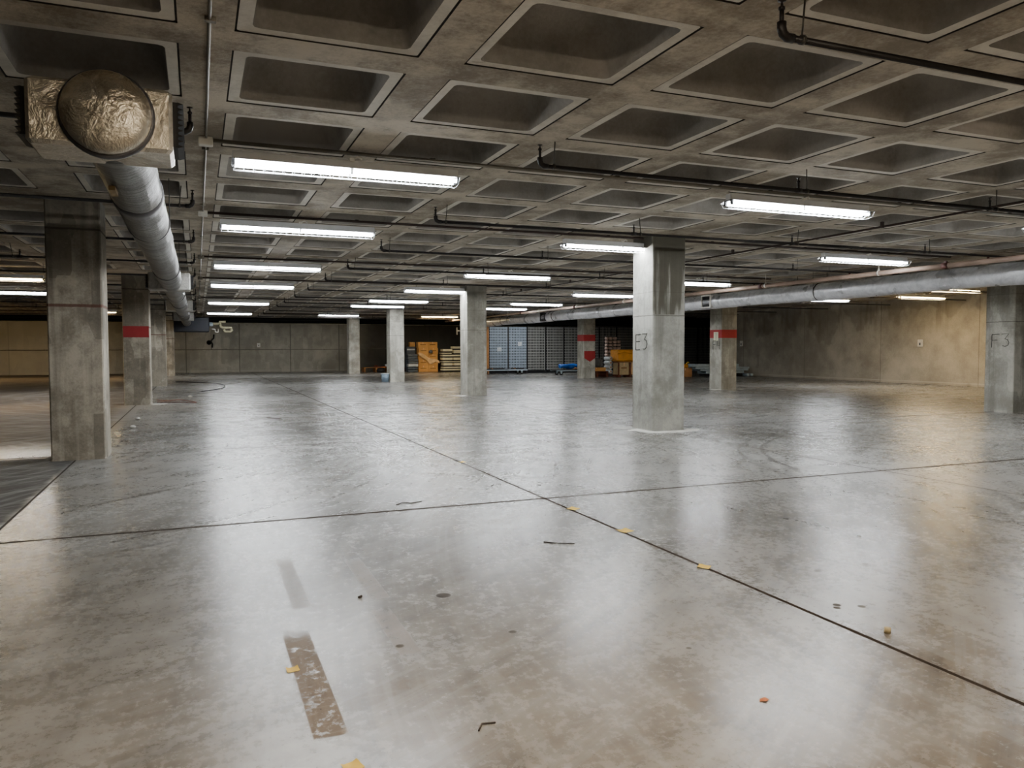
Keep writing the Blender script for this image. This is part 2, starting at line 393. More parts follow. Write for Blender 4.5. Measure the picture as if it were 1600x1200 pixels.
# ------------------------------------------------------------------ room shell
XL,XR,XR2=-22.0,29.57,40.0
YN,YB,YT=-10.0,56.5,38.2
mb=MB(); mb.add([(XL-.3,YN-.3,0),(XR2+.3,YN-.3,0),(XR2+.3,YB+.3,0),(XL-.3,YB+.3,0)],[(0,1,2,3)])
struct(mb.build('floor',M['floor']))
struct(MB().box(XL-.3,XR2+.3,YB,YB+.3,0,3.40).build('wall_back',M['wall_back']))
struct(MB().box(XR,XR+.3,YN,YT,0,4.2).build('wall_right',M['wall_right']))
struct(MB().box(XR+.3,XR2,YT-.3,YT,0,4.2).build('wall_right_return',M['wall_plain']))
struct(MB().box(XR2,XR2+.3,YT,YB,0,4.2).build('wall_far_right',M['wall_plain']))
struct(MB().box(XL-.3,XL,YN,YB,0,4.2).build('wall_left',M['wall_plain']))
struct(MB().box(XL-.3,XR+.3,YN-.3,YN,0,4.2).build('wall_front',M['wall_plain']))
struct(MB().box(XL-.3,XR2+.3,YB-.02,YB+.3,3.40,4.3).box(XL-.3,XR2,YB-.6,YB-.02,3.62,4.3).build('dark_gap_band',M['black']))  # black band standing in for the dark gap above the wall
b=MB(); x=XL
while x<XR2:
    w=R.uniform(.8,2.2); b.box(x,min(XR2,x+w*.96),YB-.05-R.uniform(0,.02),YB,3.345+R.uniform(-.01,.02),3.40+R.uniform(-.01,.015)); x+=w
struct(b.build('trim_2',M['ledge']))
struct(MB().box(XR+.31,XR2,46.8,47.0,3.15,4.2).box(17.0,XR+.31,46.8,47.0,3.15,3.76).build('dark_zone_band',M['black']))  # black band standing in for the dark zone above the mesh row

# waffle ceiling
PX,CX=1.646,1.29; BAY=10.09; X0=-1.37
xc=[]
for k in range(-2,4):
    for i in range(6):
        a=X0+k*BAY+i*PX
        if XL<a and a+CX<XR2: xc.append((a,a+CX))
PY,CY=1.612,1.252; yc=[]
k=-9
while True:
    a=4.43+k*PY
    if a+CY>55.8: break
    if a>YN: yc.append((a,a+CY))
    k+=1
# column footprints (x0,x1,y0,y1)
COLS={'L1':(-1.965,-1.265,12.65,13.4),'L2':(-1.965,-1.265,24.6,25.35),'L3':(-1.955,-1.255,36.6,37.35),'L4':(-1.97,-1.27,50.3,51.05),
 'E3':(8.09,8.82,12.71,13.46),'D4':(8.46,9.17,24.8,25.55),'D5':(8.58,9.28,36.6,37.35),'D6':(9.08,9.78,50.2,50.95),
 'F3':(18.32,19.05,12.75,13.5),'F4':(18.64,19.36,24.45,25.2),'E4':(19.17,19.88,36.9,37.65)}
def solid(a,b,c,d):
    for (x0,x1,y0,y1) in COLS.values():
        if a-.42<x1 and b+.42>x0 and c-.05<y1 and d+.05>y0: return True
    return False
mb=MB()
def oct_ring(x0,x1,y0,y1,z,c):
    pts=[]
    for (cx,cy,a0) in ((x1-c,y1-c,0),(x0+c,y1-c,90),(x0+c,y0+c,180),(x1-c,y0+c,270)):
        for j in range(3):
            a=math.radians(a0+j*45); pts.append((cx+c*math.cos(a),cy+c*math.sin(a),z))
    return pts
xs=[XL-.3]; 
for a,b in xc: xs+=[a,b]
xs.append(XR2+.3)
ys=[YN-.3]
for a,b in yc: ys+=[a,b]
ys.append(YB+.3)
cell=0
for j in range(len(ys)-1):
    # longitudinal strip of a transverse rib: one long quad
    if j%2==0:
        mb.add([(xs[0],ys[j],H),(xs[-1],ys[j],H),(xs[-1],ys[j+1],H),(xs[0],ys[j+1],H)],[(3,2,1,0)],0); continue
    y0,y1=ys[j],ys[j+1]
    for i in range(len(xs)-1):
        x0,x1=xs[i],xs[i+1]
        if i%2==0 or solid(x0,x1,y0,y1) or (x0>XR and y1<YT):
            mb.add([(x0,y0,H),(x1,y0,H),(x1,y1,H),(x0,y1,H)],[(3,2,1,0)],0); continue
        s=.012; n=12
        # step up to the pan flange, flange ring, dome
        outer=[(x1,y1,H),(x0,y1,H),(x0,y0,H),(x1,y0,H)]
        up=[(p[0],p[1],H+s) for p in outer]
        mb.add(outer+up,[(k,k+4,(k+1)%4+4,(k+1)%4) for k in range(4)],3)
        w=.098; rag=[R.uniform(-.012,.012) for _ in range(4)]
        g0=oct_ring(x0+.014,x1-.014,y0+.014,y1-.014,H+s,.02)
        # small dark joint then flange
        q=up+g0; fs=[]
        for k in range(4):
            fs.append((k,4+3*k+1,4+3*k)) ; fs.append((k,4+3*k+2,4+3*k+1))
            fs.append((k,(k+1)%4,4+(3*k+3)%12,4+3*k+2))
        mb.add(q,[tuple(reversed(f)) if False else f for f in fs],3)
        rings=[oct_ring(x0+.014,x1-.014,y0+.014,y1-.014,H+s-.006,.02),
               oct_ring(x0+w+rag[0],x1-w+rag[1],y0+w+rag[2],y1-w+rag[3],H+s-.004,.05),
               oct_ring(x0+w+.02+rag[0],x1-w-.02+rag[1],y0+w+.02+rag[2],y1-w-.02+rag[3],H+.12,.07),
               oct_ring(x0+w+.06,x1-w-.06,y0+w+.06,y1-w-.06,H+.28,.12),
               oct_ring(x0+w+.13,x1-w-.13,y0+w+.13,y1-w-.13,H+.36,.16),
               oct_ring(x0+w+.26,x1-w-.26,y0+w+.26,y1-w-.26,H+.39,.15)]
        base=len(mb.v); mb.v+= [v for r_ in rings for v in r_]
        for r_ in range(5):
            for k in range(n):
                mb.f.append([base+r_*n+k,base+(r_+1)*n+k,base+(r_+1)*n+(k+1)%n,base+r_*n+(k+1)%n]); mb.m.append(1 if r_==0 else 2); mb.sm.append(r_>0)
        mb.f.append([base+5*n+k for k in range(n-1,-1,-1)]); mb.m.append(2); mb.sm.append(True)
ceil=struct(mb.build('ceiling',[M['rib'],M['flange'],M['dome'],M['gap']]))
struct(MB().box(XL-.3,XR2+.3,YN-.3,YB+.3,H+.42,H+.5).build('ceiling_slab',M['rib']))

# ------------------------------------------------------------------ columns
def strokes(lines,r): 
    b=MB()
    for pl in lines: b.tube(pl,r,6)
    return b
CL={'L1':'patchy grey concrete column nearest the camera, left side below the foil duct',
 'L2':'second concrete column from the left front, with one red band on its face',
 'L3':'third concrete column behind the red banded one at left, plain grey',
 'L4':'farthest concrete column of the left row, mostly hidden behind its neighbours',
 'E3':'large concrete column right of centre marked E3, pale dust at its foot',
 'D4':'middle concrete column standing left of the tall mesh panels, plain grey',
 'D5':'concrete column with a blue grey pail at its foot',
 'D6':'brightest small far column, lit white at the top under a tube light',
 'F3':'concrete column at the right edge marked F3 beside the right wall',
 'F4':'concrete column with red band and paper notice, near the right wall',
 'E4':'far concrete column with a red band and a red pointed patch'}
cols={}
for k,(x0,x1,y0,y1) in COLS.items():
    cx,cy=(x0+x1)/2,(y0+y1)/2; hx,hy=(x1-x0)/2,(y1-y0)/2
    t=thing('concrete_column',CL[k],'column',(cx,cy,0)); cols[k]=t
    b=MB(); c=.018
    def ring(z,d=0):
        return [(-hx+c-d,-hy-d,z),(hx-c+d,-hy-d,z),(hx+d,-hy+c-d,z),(hx+d,hy-c+d,z),(hx-c+d,hy+d,z),(-hx+c-d,hy+d,z),(-hx-d,hy-c+d,z),(-hx-d,-hy+c-d,z)]
    zs=[0,.02,.9,1.8,2.7,H-.03,H]
    vs=[]
    for z in zs: vs+=ring(z,.006 if z==0 else 0)
    fs=[tuple(range(7,-1,-1)),tuple((len(zs)-1)*8+i for i in range(8))]
    for r_ in range(len(zs)-1):
        for i in range(8): fs.append((r_*8+i,r_*8+(i+1)%8,(r_+1)*8+(i+1)%8,(r_+1)*8+i))
    b.add(vs,fs)
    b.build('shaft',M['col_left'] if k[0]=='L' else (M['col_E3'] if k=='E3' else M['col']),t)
    bands={'L2':(1.945,2.265),'F4':(1.99,2.31),'E4':(1.99,2.33)}
    if k in bands:
        z0,z1=bands[k]; d=.004; b=MB(); vs=ring(z0,d)+ring(z1,d); fs=[]
        sides=[0] if k=='L2' else range(8)
        for i in sides: fs.append((i,(i+1)%8,8+(i+1)%8,8+i))
        b.add(vs,fs).build('painted_band',M['red'],t)
    if k=='E4':
        y=-hy-.005
        MB().add([(-.32,y,1.08),(0.02,y,.88),(.345,y,1.08),(.345,y,1.46),(-.32,y,1.46)],[(0,1,2,3,4)]).build('painted_patch',M['red'],t)
    if k=='E3':
        X=-hx-.004; # on left face: u grows toward the front (viewer's right)
        def P(u,v): return (X,hy-.12-u,v)
        strokes([[P(.02,1.87),P(.02,1.57)],[P(.02,1.87),P(.19,1.875)],[P(.02,1.735),P(.16,1.735)],[P(.0,1.57),P(.17,1.57)],
                 [P(.25,1.88),P(.43,1.89),P(.33,1.77),P(.40,1.75),P(.43,1.69),P(.41,1.62),P(.35,1.585),P(.28,1.59)]],.006).build('lettering',M['ink'],t)
    if k=='F3':
        X=-hx-.004
        def P(u,v): return (X,hy-.16-u,v)
        strokes([[P(.02,1.93),P(.02,1.6)],[P(.02,1.92),P(.21,1.93)],[P(.02,1.78),P(.16,1.785)],
                 [P(.27,1.93),P(.45,1.935),P(.35,1.81),P(.42,1.79),P(.455,1.72),P(.43,1.65),P(.36,1.625),P(.29,1.645)]],.0065).build('lettering',M['ink'],t)
    if k=='F4':
        X=-hx-.004
        def P(u,v): return (X,hy-.2-u,v)
        strokes([[P(.02,1.88),P(.02,1.55)],[P(.02,1.88),P(.2,1.885)],[P(.02,1.73),P(.16,1.73)],
                 [P(.3,1.88),P(.27,1.70),P(.46,1.70)],[P(.42,1.88),P(.42,1.55)]],.009).build('lettering',M['ink'],t)
        n=thing('paper_notice','small white paper notice stuck on the red banded column by right wall','notice',(cx-hx-.006,cy-.03,2.05))
        MB().box(-.003,.003,-.14,.14,-.16,.17).build('sheet',M['paper'],n)
        b=MB()
        for i in range(5): b.box(-.006,-.0035,-.09,.09-R.uniform(0,.06),.11-i*.055,.125-i*.055)
        b.build('printed_lines',M['slate'],n)

def patch(pts,lab):
    b=MB(); n=len(pts); out=[]
    for i in range(n):
        p,q=Vector(pts[i]),Vector(pts[(i+1)%n])
        for k in range(5):
            t_=k/5; v=p.lerp(q,t_); out.append((v.x+R.uniform(-.025,.025),v.y+R.uniform(-.035,.035)))
    m_=len(out); cx=sum(p[0] for p in out)/m_; cy=sum(p[1] for p in out)/m_
    vs=[(x,y,.0005) for x,y in out]+[(cx+(x-cx)*.9,cy+(y-cy)*.9,.003) for x,y in out]
    b.add(vs,[(i,(i+1)%m_,m_+(i+1)%m_,m_+i) for i in range(m_)]+[tuple(range(m_,2*m_))])
    tag(b.build('grout_patch',M['dust']),lab,'grout patch')
patch([(7.72,13.05),(7.92,12.62),(8.2,12.36),(8.62,12.32),(8.98,12.5),(9.22,12.72),(9.05,12.85),(8.84,12.69),(8.07,12.69),(8.07,13.3)],'pale grout spilled on the floor around the foot of column E3')
patch([(18.2,24.75),(18.3,24.35),(18.62,24.3),(18.62,24.9)],'pale grout strip at the left foot of the column with paper notice')
patch([(19.38,24.7),(19.4,24.3),(19.8,24.4),(19.7,24.75)],'pale grout strip at the right foot of the column with paper notice')
patch([(-1.25,24.9),(-1.25,24.5),(-.9,24.5),(-.85,24.85)],'pale grout patch at the right foot of the red banded left column')
patch([(7.85,25.1),(8.1,24.6),(8.44,24.7),(8.44,25.1)],'pale grout patch at the left foot of the middle column')
# ------------------------------------------------------------------ fluorescent fixtures
ZF=3.5
def zfix(x,y): return 3.615 if y>45 else (3.55 if x>20 else 3.5)
def make_fixture(mat,label,spread=1.25):
    t=thing('fluorescent_light',label,'ceiling light',(0,0,ZF),0,'fluorescent strip lights')
    L=1.22
    MB().box(-L,L,-.055,.055,.06,.145,ch=.008).build('channel',M['fix_white'],t)
    b=MB()
    for s in (-1,1):
        y0,y1=s*.052,s*.165
        b.add([(-L,y0,.062),(L,y0,.062),(L,y1,.036),(-L,y1,.036),(-L,y0,.066),(L,y0,.066),(L,y1,.040),(-L,y1,.040)],
              [(0,1,2,3),(7,6,5,4),(3,2,6,7),(0,3,7,4),(1,5,6,2)])
    b.build('reflector',M['fix_white'],t)
    for s in (-1,1):
        for h in (-1,1):
            x0,x1=(.012,L-.03) if h>0 else (-L+.03,-.012)
            MB().tube([(x0,s*.065,.016),(x1,s*.065,.016)],.019,10).build('tube',mat,t)
    for x in (-L+.012,0,L-.012):
        b=MB(); pr=[(-.083,-.006),(-.047,-.006),(-.047,.045),(.047,.045),(.047,-.006),(.083,-.006),(.083,.062),(-.083,.062)]
        b.add([(x-.014,p,q) for p,q in pr]+[(x+.014,p,q) for p,q in pr],[(0,1,2,7),(2,3,6,7),(3,4,5,6),(15,10,9,8),(15,14,11,10),(14,13,12,11)]+[(i,i+8,(i+1)%8+8,(i+1)%8) for i in range(8)])
        b.build('lamp_socket',M['fix_dark'] if x else M['fix_white'],t)
    # wire guard
    g=MB()
    prof=[(-.165,.036),(-.12,-.028),(-.05,-.045),(.05,-.045),(.12,-.028),(.165,.036)]
    n=25
    for i in range(n):
        x=-L+.02+i*(2*L-.04)/(n-1)
        g.tube([(x,a,c) for a,c in prof],.0028,4,cap=False)
    for a,c in ((-.12,-.028),(.12,-.028),(0,-.045)): g.tube([(-L+.02,a,c),(L-.02,a,c)],.0028,4)
    g.build('wire_guard',M['wire'],t)
    for x in (-.7,.7):
        MB().box(x-.03,x+.03,-.02,.02,.145,.147).build('mounting_strap',M['conduit'],t)
    MB().tube([(.02,-.06,.16),(.06,-.09,.175),(.11,-.06,.165)],.011,6).box(-.02,.03,-.085,-.05,.13,.165).build('chain_clip',M['box_white'],t)
    return t
def add_lamp(t,power,color,L=2.3):
    d=bpy.data.lights.new('tube_glow','AREA'); d.shape='RECTANGLE'; d.size=L; d.size_y=.15; d.energy=power; d.color=color
    o=bpy.data.objects.new('tube_glow',d); COL.objects.link(o); o.parent=t; o.location=(0,0,-.008)
    return o
WHITE=(.93,.97,1.0); WARM=(1.0,.74,.42)
PW=75
fw=make_fixture(M['tube_w'],'x'); lw=add_lamp(fw,PW,WHITE)
fy=make_fixture(M['tube_y'],'x'); ly=add_lamp(fy,PW,WARM)
lights=[
 # x, y, warm?, label
 (1.59,8.57,0,'long white strip light nearest the camera, left of centre under the ceiling'),
 (1.59,13.08,0,'second white strip light behind the nearest one in the left line'),
 (1.6,19.2,0,'third white strip light from the front in the left line'),
 (1.62,25.0,0,'fourth white strip light from the front in the left line'),
 (1.66,34.5,0,'fifth white strip light, last but one of the left line'),
 (1.76,47.3,0,'farthest white strip light of the left line, before the dark wall top'),
 (7.78,8.5,0,'bright white strip light at upper right, in front of column E3'),
 (7.6,13.1,0,'white strip light running in behind the top of column E3'),
 (7.75,19.3,0,'strip light with dark housing above the middle column'),
 (7.6,25.1,0,'strip light ending behind the left edge of the middle column'),
 (7.6,30.8,0,'strip light just above the column with the pail'),
 (7.6,34.8,0,'strip light disappearing behind the column with the pail'),
 (7.96,47.3,0,'strip light directly above the brightest far column'),
 (13.75,13.0,0,'white strip light at right above the foil duct'),
 (13.75,19.3,0,'strip light to the right of column E3 above the duct'),
 (13.75,24.9,0,'strip light ending to the left of column E3'),
 (13.75,30.9,0,'far strip light right of the middle column, longer one'),
 (13.8,35.0,0,'far strip light emerging from behind the middle column right side'),
 (14.3,47.3,1,'yellow strip light left of the middle column, above the cream stacks'),
 (19.4,42.6,0,'added white strip light, unseen behind the far end of the right duct'),  # added lamp, brightens the left mesh panels and the carts
 (24.1,24.8,0,'white strip light seen under the right duct by the far wall'),
 (24.3,19.1,1,'warm strip light seen as a sliver under the right duct'),
 (26.6,22.3,1,'amber strip light near the right wall hidden above the duct'),
 (24.2,13.3,1,'warm strip light beside the top of column F3 under duct'),
 (-5.1,24.7,1,'yellow strip light at the left edge left of the nearest column'),
 (-5.6,30.5,0,'white strip light at the left edge below the yellow one'),
 (-5.25,47.3,1,'small yellow strip light tip right of the nearest left column'),
 (-10.9,48.0,1,'far warm strip light at the extreme left by back wall'),
 (1.59,2.4,2,'warm strip light overhead beside the camera, outside the view'),
 (7.7,2.4,2,'warm strip light overhead at right of the camera'),
 (13.75,8.5,0,'white strip light just outside the right of the view'),
 (1.59,-3.6,2,'warm strip light behind the camera at left'),
 (7.7,-3.6,2,'warm strip light behind the camera at right'),
 (13.75,2.4,0,'white strip light outside the view, near right'),
]
M['tube_s']=emit('fluorescent_warm',(1.0,.86,.66),60)
fs_=make_fixture(M['tube_s'],'x'); ls=add_lamp(fs_,PW,(1.0,.86,.68))
used=set()
for (x,y,wm,lab) in lights:
    src=(fw,fy,fs_)[wm]
    if wm not in used:
        used.add(wm); src.location=(x,y,zfix(x,y)); src['label']=lab
    else: t=dup(src,(x,y,zfix(x,y)),label=lab)

# conduits feeding each transverse row
rows=[(8.57,.12,17.0,'first conduit from the front, feeding the nearest white strip lights'),(13.08,.12,16.5,'second conduit from the front, running along the strip lights by column E3'),
      (19.25,.12,16.5,'third conduit from the front crossing above the strip lights'),(25.0,.12,16.5,'fourth conduit from the front crossing above the strip lights'),
      (34.6,.12,16.5,'fifth conduit from the front, dark and far away'),(48.0,.12,16.5,'farthest conduit crossing above the last strip lights')]
for (y,x0,x1,lab) in rows:
    t=thing('electrical_conduit',lab,'conduit',(x0,y,H-.03),0,'conduits across the ceiling')
    MB().tube([(0,0,0),(x1-x0,0,0)],.021,8).build('conduit_run',M['conduit'] if y<12 else M['dark_conduit'],t)
    MB().box(-.07,.07,-.05,.05,-.06,.028,ch=.008).build('junction_box',M['box_white'] if y<14 else M['conduit'],t)
    b=MB()
    for i in range(1,7): b.box(i*2.4-.03,i*2.4+.03,-.012,.012,.015,.029)
    b.build('strap',M['rod'],t)
t=thing('electrical_conduit','thin conduit running straight into the distance beside the left strip lights','conduit',(.12,-6,H-.015))
MB().tube([(0,0,0),(.008,9.5,0),(-.006,11.2,0),(.005,14.5,0),(0,50,0)],.0125,8).build('conduit_run',M['conduit'],t)
b=MB()
for i in range(14): b.box(-.035,.035,i*3.5+1-.02,i*3.5+1.02,-.016,.014)
b.build('strap',M['conduit'],t)
t=thing('electrical_conduit','thin reddish conduit running diagonally up right across the ceiling','conduit',(10.95,1,H-.085))
MB().tube([(0,0,0),(0,32,0)],.018,8).build('conduit_run',M['dark_conduit'],t)
b=MB()
for i in range(8): b.box(-.025,.025,i*4+1-.02,i*4+1.02,-.02,.084)
b.build('strap',M['dark_conduit'],t)

# ------------------------------------------------------------------ sprinkler branch lines
ZP=3.5
ordn=['first','second','third','fourth','fifth','sixth','seventh','eighth','ninth','tenth','eleventh','twelfth','thirteenth','fourteenth']
def head_mb(x,z0=0):
    b=MB(); b.tube([(x,0,z0),(x,0,z0+.075)],.014,8)
    b.lathe([(.012,z0+.075),(.02,z0+.08),(.02,z0+.095),(.01,z0+.10),(.006,z0+.125),(.026,z0+.13),(.026,z0+.134),(0.001,z0+.136)],n=10,M=Matrix.Translation((x,0,0)))
    return b
def branch(x0,x1,y,lab,heads,group,side):
    t=thing('sprinkler_pipe',lab,'sprinkler pipe',(x0,y,ZP),0,group)
    L=x1-x0; s=1 if L>0 else -1
    e=MB(); e.tube([(s*.09,0,0),(s*.045,0,.0),(s*.012,0,.018),(0,0,.05),(0,0,.085)],.029,10)
    e.build('elbow',M['black_pipe'],t)
    MB().tube([(s*.06,0,0),(L,0,0)],.0215,10).build('pipe_run',M['black_pipe'],t)
    head_mb(0,.08).build('sprinkler_head',M['black_pipe'],t)
    for hx in heads:
        if 0<abs(hx)<abs(L):
            b=head_mb(s*hx,.015)
            b.tube([(s*hx-.045,0,0),(s*hx+.045,0,0)],.028,8)
            b.build('sprinkler_head',M['black_pipe'],t)
    hz=[.16]+[h+.13 for h in heads if 0<h<abs(L)-.3]
    for h in hz:
        b=MB(); tilt=R.uniform(-.04,.04)
        b.tube([(s*h,0,.03),(s*h+tilt,0,H-ZP-.001)],.006,6)
        b.lathe([(.027,-.012),(.030,-.012),(.030,.012),(.027,.012)],axis='x',n=12,M=Matrix.Translation((s*h,0,.002)))
        b.build('hanger_rod',M['rod'],t)
ysp=[3.83,7.42,11.22,14.9,18.5,21.95,25.6,29.25,32.9,36.0,40.0,43.8,47.6]
for i,y in enumerate(ysp):
    nm='black sprinkler pipe right of the left strip lights, %s from the front'%ordn[i]
    branch(3.34,28.6,y,nm,[3.42,6.75,10.1,13.4,16.8,20.2],'sprinkler pipes on the right','R')
for i,y in enumerate(ysp[1:]):
    nm='black sprinkler pipe ending beside the left foil duct, %s from the front'%ordn[i]
    branch(-.02,-20.5,y,nm,[3.3,6.6,9.9,13.2],'sprinkler pipes on the left','L')
# cross main beside the right duct
t=thing('sprinkler_main','thick pale pinkish main pipe running just above the right foil duct','pipe',(15.25,7.6,3.395))
MB().tube([(0,0,0),(0,41.5,0)],.055,14).build('pipe_run',M['main_pipe'],t)
for i in range(7):
    y=4.6+i*6
    MB().tube([(0,y-.07,0),(0,y+.07,0)],.071,12).box(-.02,.02,y-.03,y+.03,.06,.1).build('coupling',M['pipe_joint'],t)
for i in range(10):
    y=2.4+i*4
    b=MB(); b.tube([(0,y,.06),(0,y,H-3.395)],.007,6)
    b.lathe([(.058,-.018),(.064,-.018),(.064,.018),(.058,.018)],axis='y',n=14,M=Matrix.Translation((0,y,0)))
    b.tube([(-.06,y,.0),(0,y,.13),(.06,y,.0)],.008,6)
    b.build('clevis_hanger',M['box_white'],t)
for y in ysp[2:]:
    if 0<y-7.6<41: MB().tube([(0,y-7.6,.04),(0,y-7.6,ZP-3.395-.0225)],.024,8).build('riser_nipple',M['pipe_joint'],t)

# ------------------------------------------------------------------ ducts
def duct_tube(y0,y1,r,seed,pinches=(),step=.12,amp=.022,n=28):
    rr=random.Random(seed); N=int((y1-y0)/step); ph=[rr.uniform(0,6.28) for _ in range(6)]
    pts=[];rad=[]
    for i in range(N+1):
        y=y0+(y1-y0)*i/N
        q=1+amp*math.sin(y*5.1+ph[0])*math.sin(y*1.7+ph[1])+amp*.5*math.sin(y*13+ph[2])+rr.uniform(-.006,.006)
        for p in pinches: q-=.05*math.exp(-((y-p)/.07)**2)
        pts.append((0,y,-.012*math.sin(y*.9+ph[3]))); rad.append(q*r)
    b=MB()
    def rf(i):
        base=rad[i]; y=pts[i][1]
        return lambda u:base*(1+.012*math.sin(2*PI*u*3+y*2.3)+.008*math.sin(2*PI*u*7-y*3.1))
    b.tube(pts,r,n,rf=rf); return b
t=thing('air_duct','foil wrapped round air duct at upper left with a box end','duct',(-.54,6.2,3.2))
duct_tube(.2,44.15,.24,3,pinches=(.5,.75,1.0,3.2,5.5,8.5,13.2,15,20,26)).build('duct_tube',M['foil'],t)
def plenum(yc,w=.9,d=.54,h=.44,xo=-.04,z=.0,mat=None,grille=True,lat=True):
    b=MB(); x0,x1=xo-w/2,xo+w/2
    # slightly pillowed box
    nx,nz=10,6; vs=[];
    b.chbox(x0,x1,yc-d/2,yc+d/2,z-h/2,z+h/2,.025)
    o=b.build('plenum_box',mat or M['foil_box'],t)
    if grille:
        for s in (-1,1):
            g=MB(); xx=xo+s*w/2
            g.box(min(xx,xx+s*.035),max(xx,xx+s*.035),yc-d*.36,yc+d*.36,z-h*.36,z+h*.36)
            for k in range(9):
                zz=z-h*.34+k*h*.68/8
                g.add([(xx+s*.03,yc-d*.36,zz-.012),(xx+s*.07,yc-d*.36,zz),(xx+s*.03,yc-d*.36,zz+.012),(xx+s*.03,yc+d*.36,zz-.012),(xx+s*.07,yc+d*.36,zz),(xx+s*.03,yc+d*.36,zz+.012)],
                      [(0,1,2),(5,4,3),(0,3,4,1),(1,4,5,2)])
            g.build('side_grille',M['grille_dark'],o)
    return o
p0=plenum(.08,mat=M['foil_bright'])
MB().lathe([(.30,0),(.302,-.03),(.292,-.05),(.280,-.05)],axis='y',n=36,M=Matrix.Translation((.0,-.19,.0))).build('cap_ring',M['tape'],p0)
MB().lathe([(.279,.02),(.279,-.09),(.262,-.125),(.19,-.15),(.1,-.162),(0.0005,-.166)],axis='y',n=40,M=Matrix.Translation((.0,-.19,.0))).build('end_cap',M['foil_bright'],p0)
plenum(14.0,w=.92,d=.5,h=.42); plenum(25.0,w=.92,d=.5,h=.42); plenum(35.0,w=.92,d=.5,h=.42)
b=MB(); b.lathe([(.243,-.19),(.252,-.185),(.252,.185),(.243,.19)],axis='y',n=28,M=Matrix.Translation((0,2.66,0))); b.build('tape_band',M['tape'],t)
MB().box(-.13,-.08,1.2,1.5,-.252,-.215).build('tape_tab',M['tab'],t)
for y in (4.6,10.5,18,22,29,33,40):
    b=MB()
    for s in (-1,1): b.tube([(s*.247,y,0),(s*.247,y,H-3.2-.001)],.006,6)
    b.lathe([(.250,-.012),(.255,-.012),(.255,.012),(.250,.012)],axis='y',n=28,M=Matrix.Translation((0,y,0)))
    b.build('hanger_strap',M['tape'],t)

t=thing('air_duct','long silver foil duct on the right running in front of the columns','duct',(16.6,4.0,3.207))
duct_tube(0,45.5,.249,11,pinches=(6,9.8,13.3,16.9,19.9,23,26.5,31,36,41),amp=.014).build('duct_tube',M['foil_right'],t)
for (yy,dark) in ((18.3,0),(32.0,1)):
    y=yy-0; b=MB(); x=-.262
    fr=MB(); w=.26
    for (a0,a1,c0,c1) in ((-w,w,.19,.22),(-w,w,-.22,-.19),(-w,-w+.035,-.19,.19),(w-.035,w,-.19,.19)):
        fr.box(x-.03,x,y+a0,y+a1,c0,c1)
    fr.box(x,x+.09,y-w,y-w+.02,-.2,.2).box(x,x+.09,y+w-.02,y+w,-.2,.2).box(x,x+.12,y-w,y+w,.18,.2).box(x,x+.12,y-w,y+w,-.2,-.18)
    o=fr.build('register_frame',M['grille_dark'] if dark else M['box_white'],t)
    lv=MB()
    for k in range(8):
        z=-.17+k*.34/7
        lv.box(x-.018,x+.01,y-w+.035,y+w-.035,z-.012,z+.004)
    lv.box(x+.03,x+.035,y-w+.02,y+w-.02,-.19,.19)
    lv.build('louvre',M['grille_dark'],o)
for y in (6.5,13.3,20.2,23,31,38):
    b=MB(); b.lathe([(.253,-.012),(.259,-.012),(.259,.012),(.253,.012)],axis='y',n=28,M=Matrix.Translation((0,y,0)))
    for s in (-1,1): b.tube([(s*.256,y,0),(s*.256,y,H-3.207-.001)],.006,6)
    b.build('hanger_strap',M['box_white'] if y in (6.5,20.2) else M['rod'],t)

# air handler behind the left duct
t=thing('air_handler','dark navy air handling unit hung below ceiling at end of left duct','air handler',(-.3,51.6,2.66))
MB().chbox(-1.0,1.0,-1.1,1.3,0,.86,.03).build('cabinet',M['navy'],t)
MB().box(-.98,.98,-1.13,-1.1,.06,.09).build('cabinet_trim',M['steel_dark'],t)
for s in (-.8,.8):
    MB().tube([(s,0,.85),(s,0,H-2.66-.001)],.02,6).build('hanger_rod',M['rod'],t)
MB().lathe([(.001,-.1),(.12,-.09),(.13,0),(.12,.12),(.09,.16),(.001,.17)],axis='x',n=16,M=Matrix.Translation((1.06,-.9,.46))).build('motor',M['steel'],t)
MB().tube([(1.2,-.9,.5),(1.6,-.9,.5),(1.62,-.9,.62),(1.95,-.9,.62)],.075,10).tube([(1.62,-.9,.6),(1.66,-.9,.34),(1.8,-.9,.26),(2.25,-.9,.26),(2.3,-.9,.1),(2.2,-.9,.02),(1.9,-.9,.02),(1.84,-.9,.16)],.075,10).build('lagged_pipe',M['beige'],t)
MB().tube([(1.15,-.95,.16),(1.32,-.95,.16),(1.36,-.95,-.02),(1.5,-.95,-.03),(1.52,-.95,.18)],.028,8).build('drain_trap',M['box_white'],t)

# ------------------------------------------------------------------ wall-mounted bits
t=thing('wall_conduit','thin pale conduit running level along the back wall at mid height','conduit',(-15,YB-.03,1.56))
MB().tube([(0,0,0),(25.9,0,0),(25.95,0,.06),(29.4,0,.06)],.022,8).tube([(15.9,0,0),(15.9,0,.75)],.018,6).tube([(25.9,0,0),(25.9,0,-1.1)],.03,6).build('conduit_run',M['conduit'],t)
b=MB()
for i in range(10): b.box(i*2.9+.2,i*2.9+.26,-.02,.03,-.03,.03)
b.build('strap',M['conduit'],t)
t=thing('hose_valve','dark valve wheel hanging on back wall right of the left duct end','valve',(.75,YB-.12,2.05))
MB().lathe([(.12,-.03),(.16,-.03),(.16,.03),(.12,.03),(.12,-.03)],axis='y',n=16).box(-.14,.14,-.02,.02,-.02,.02).box(-.02,.02,-.02,.02,-.14,.14).build('wheel',M['grille_dark'],t)
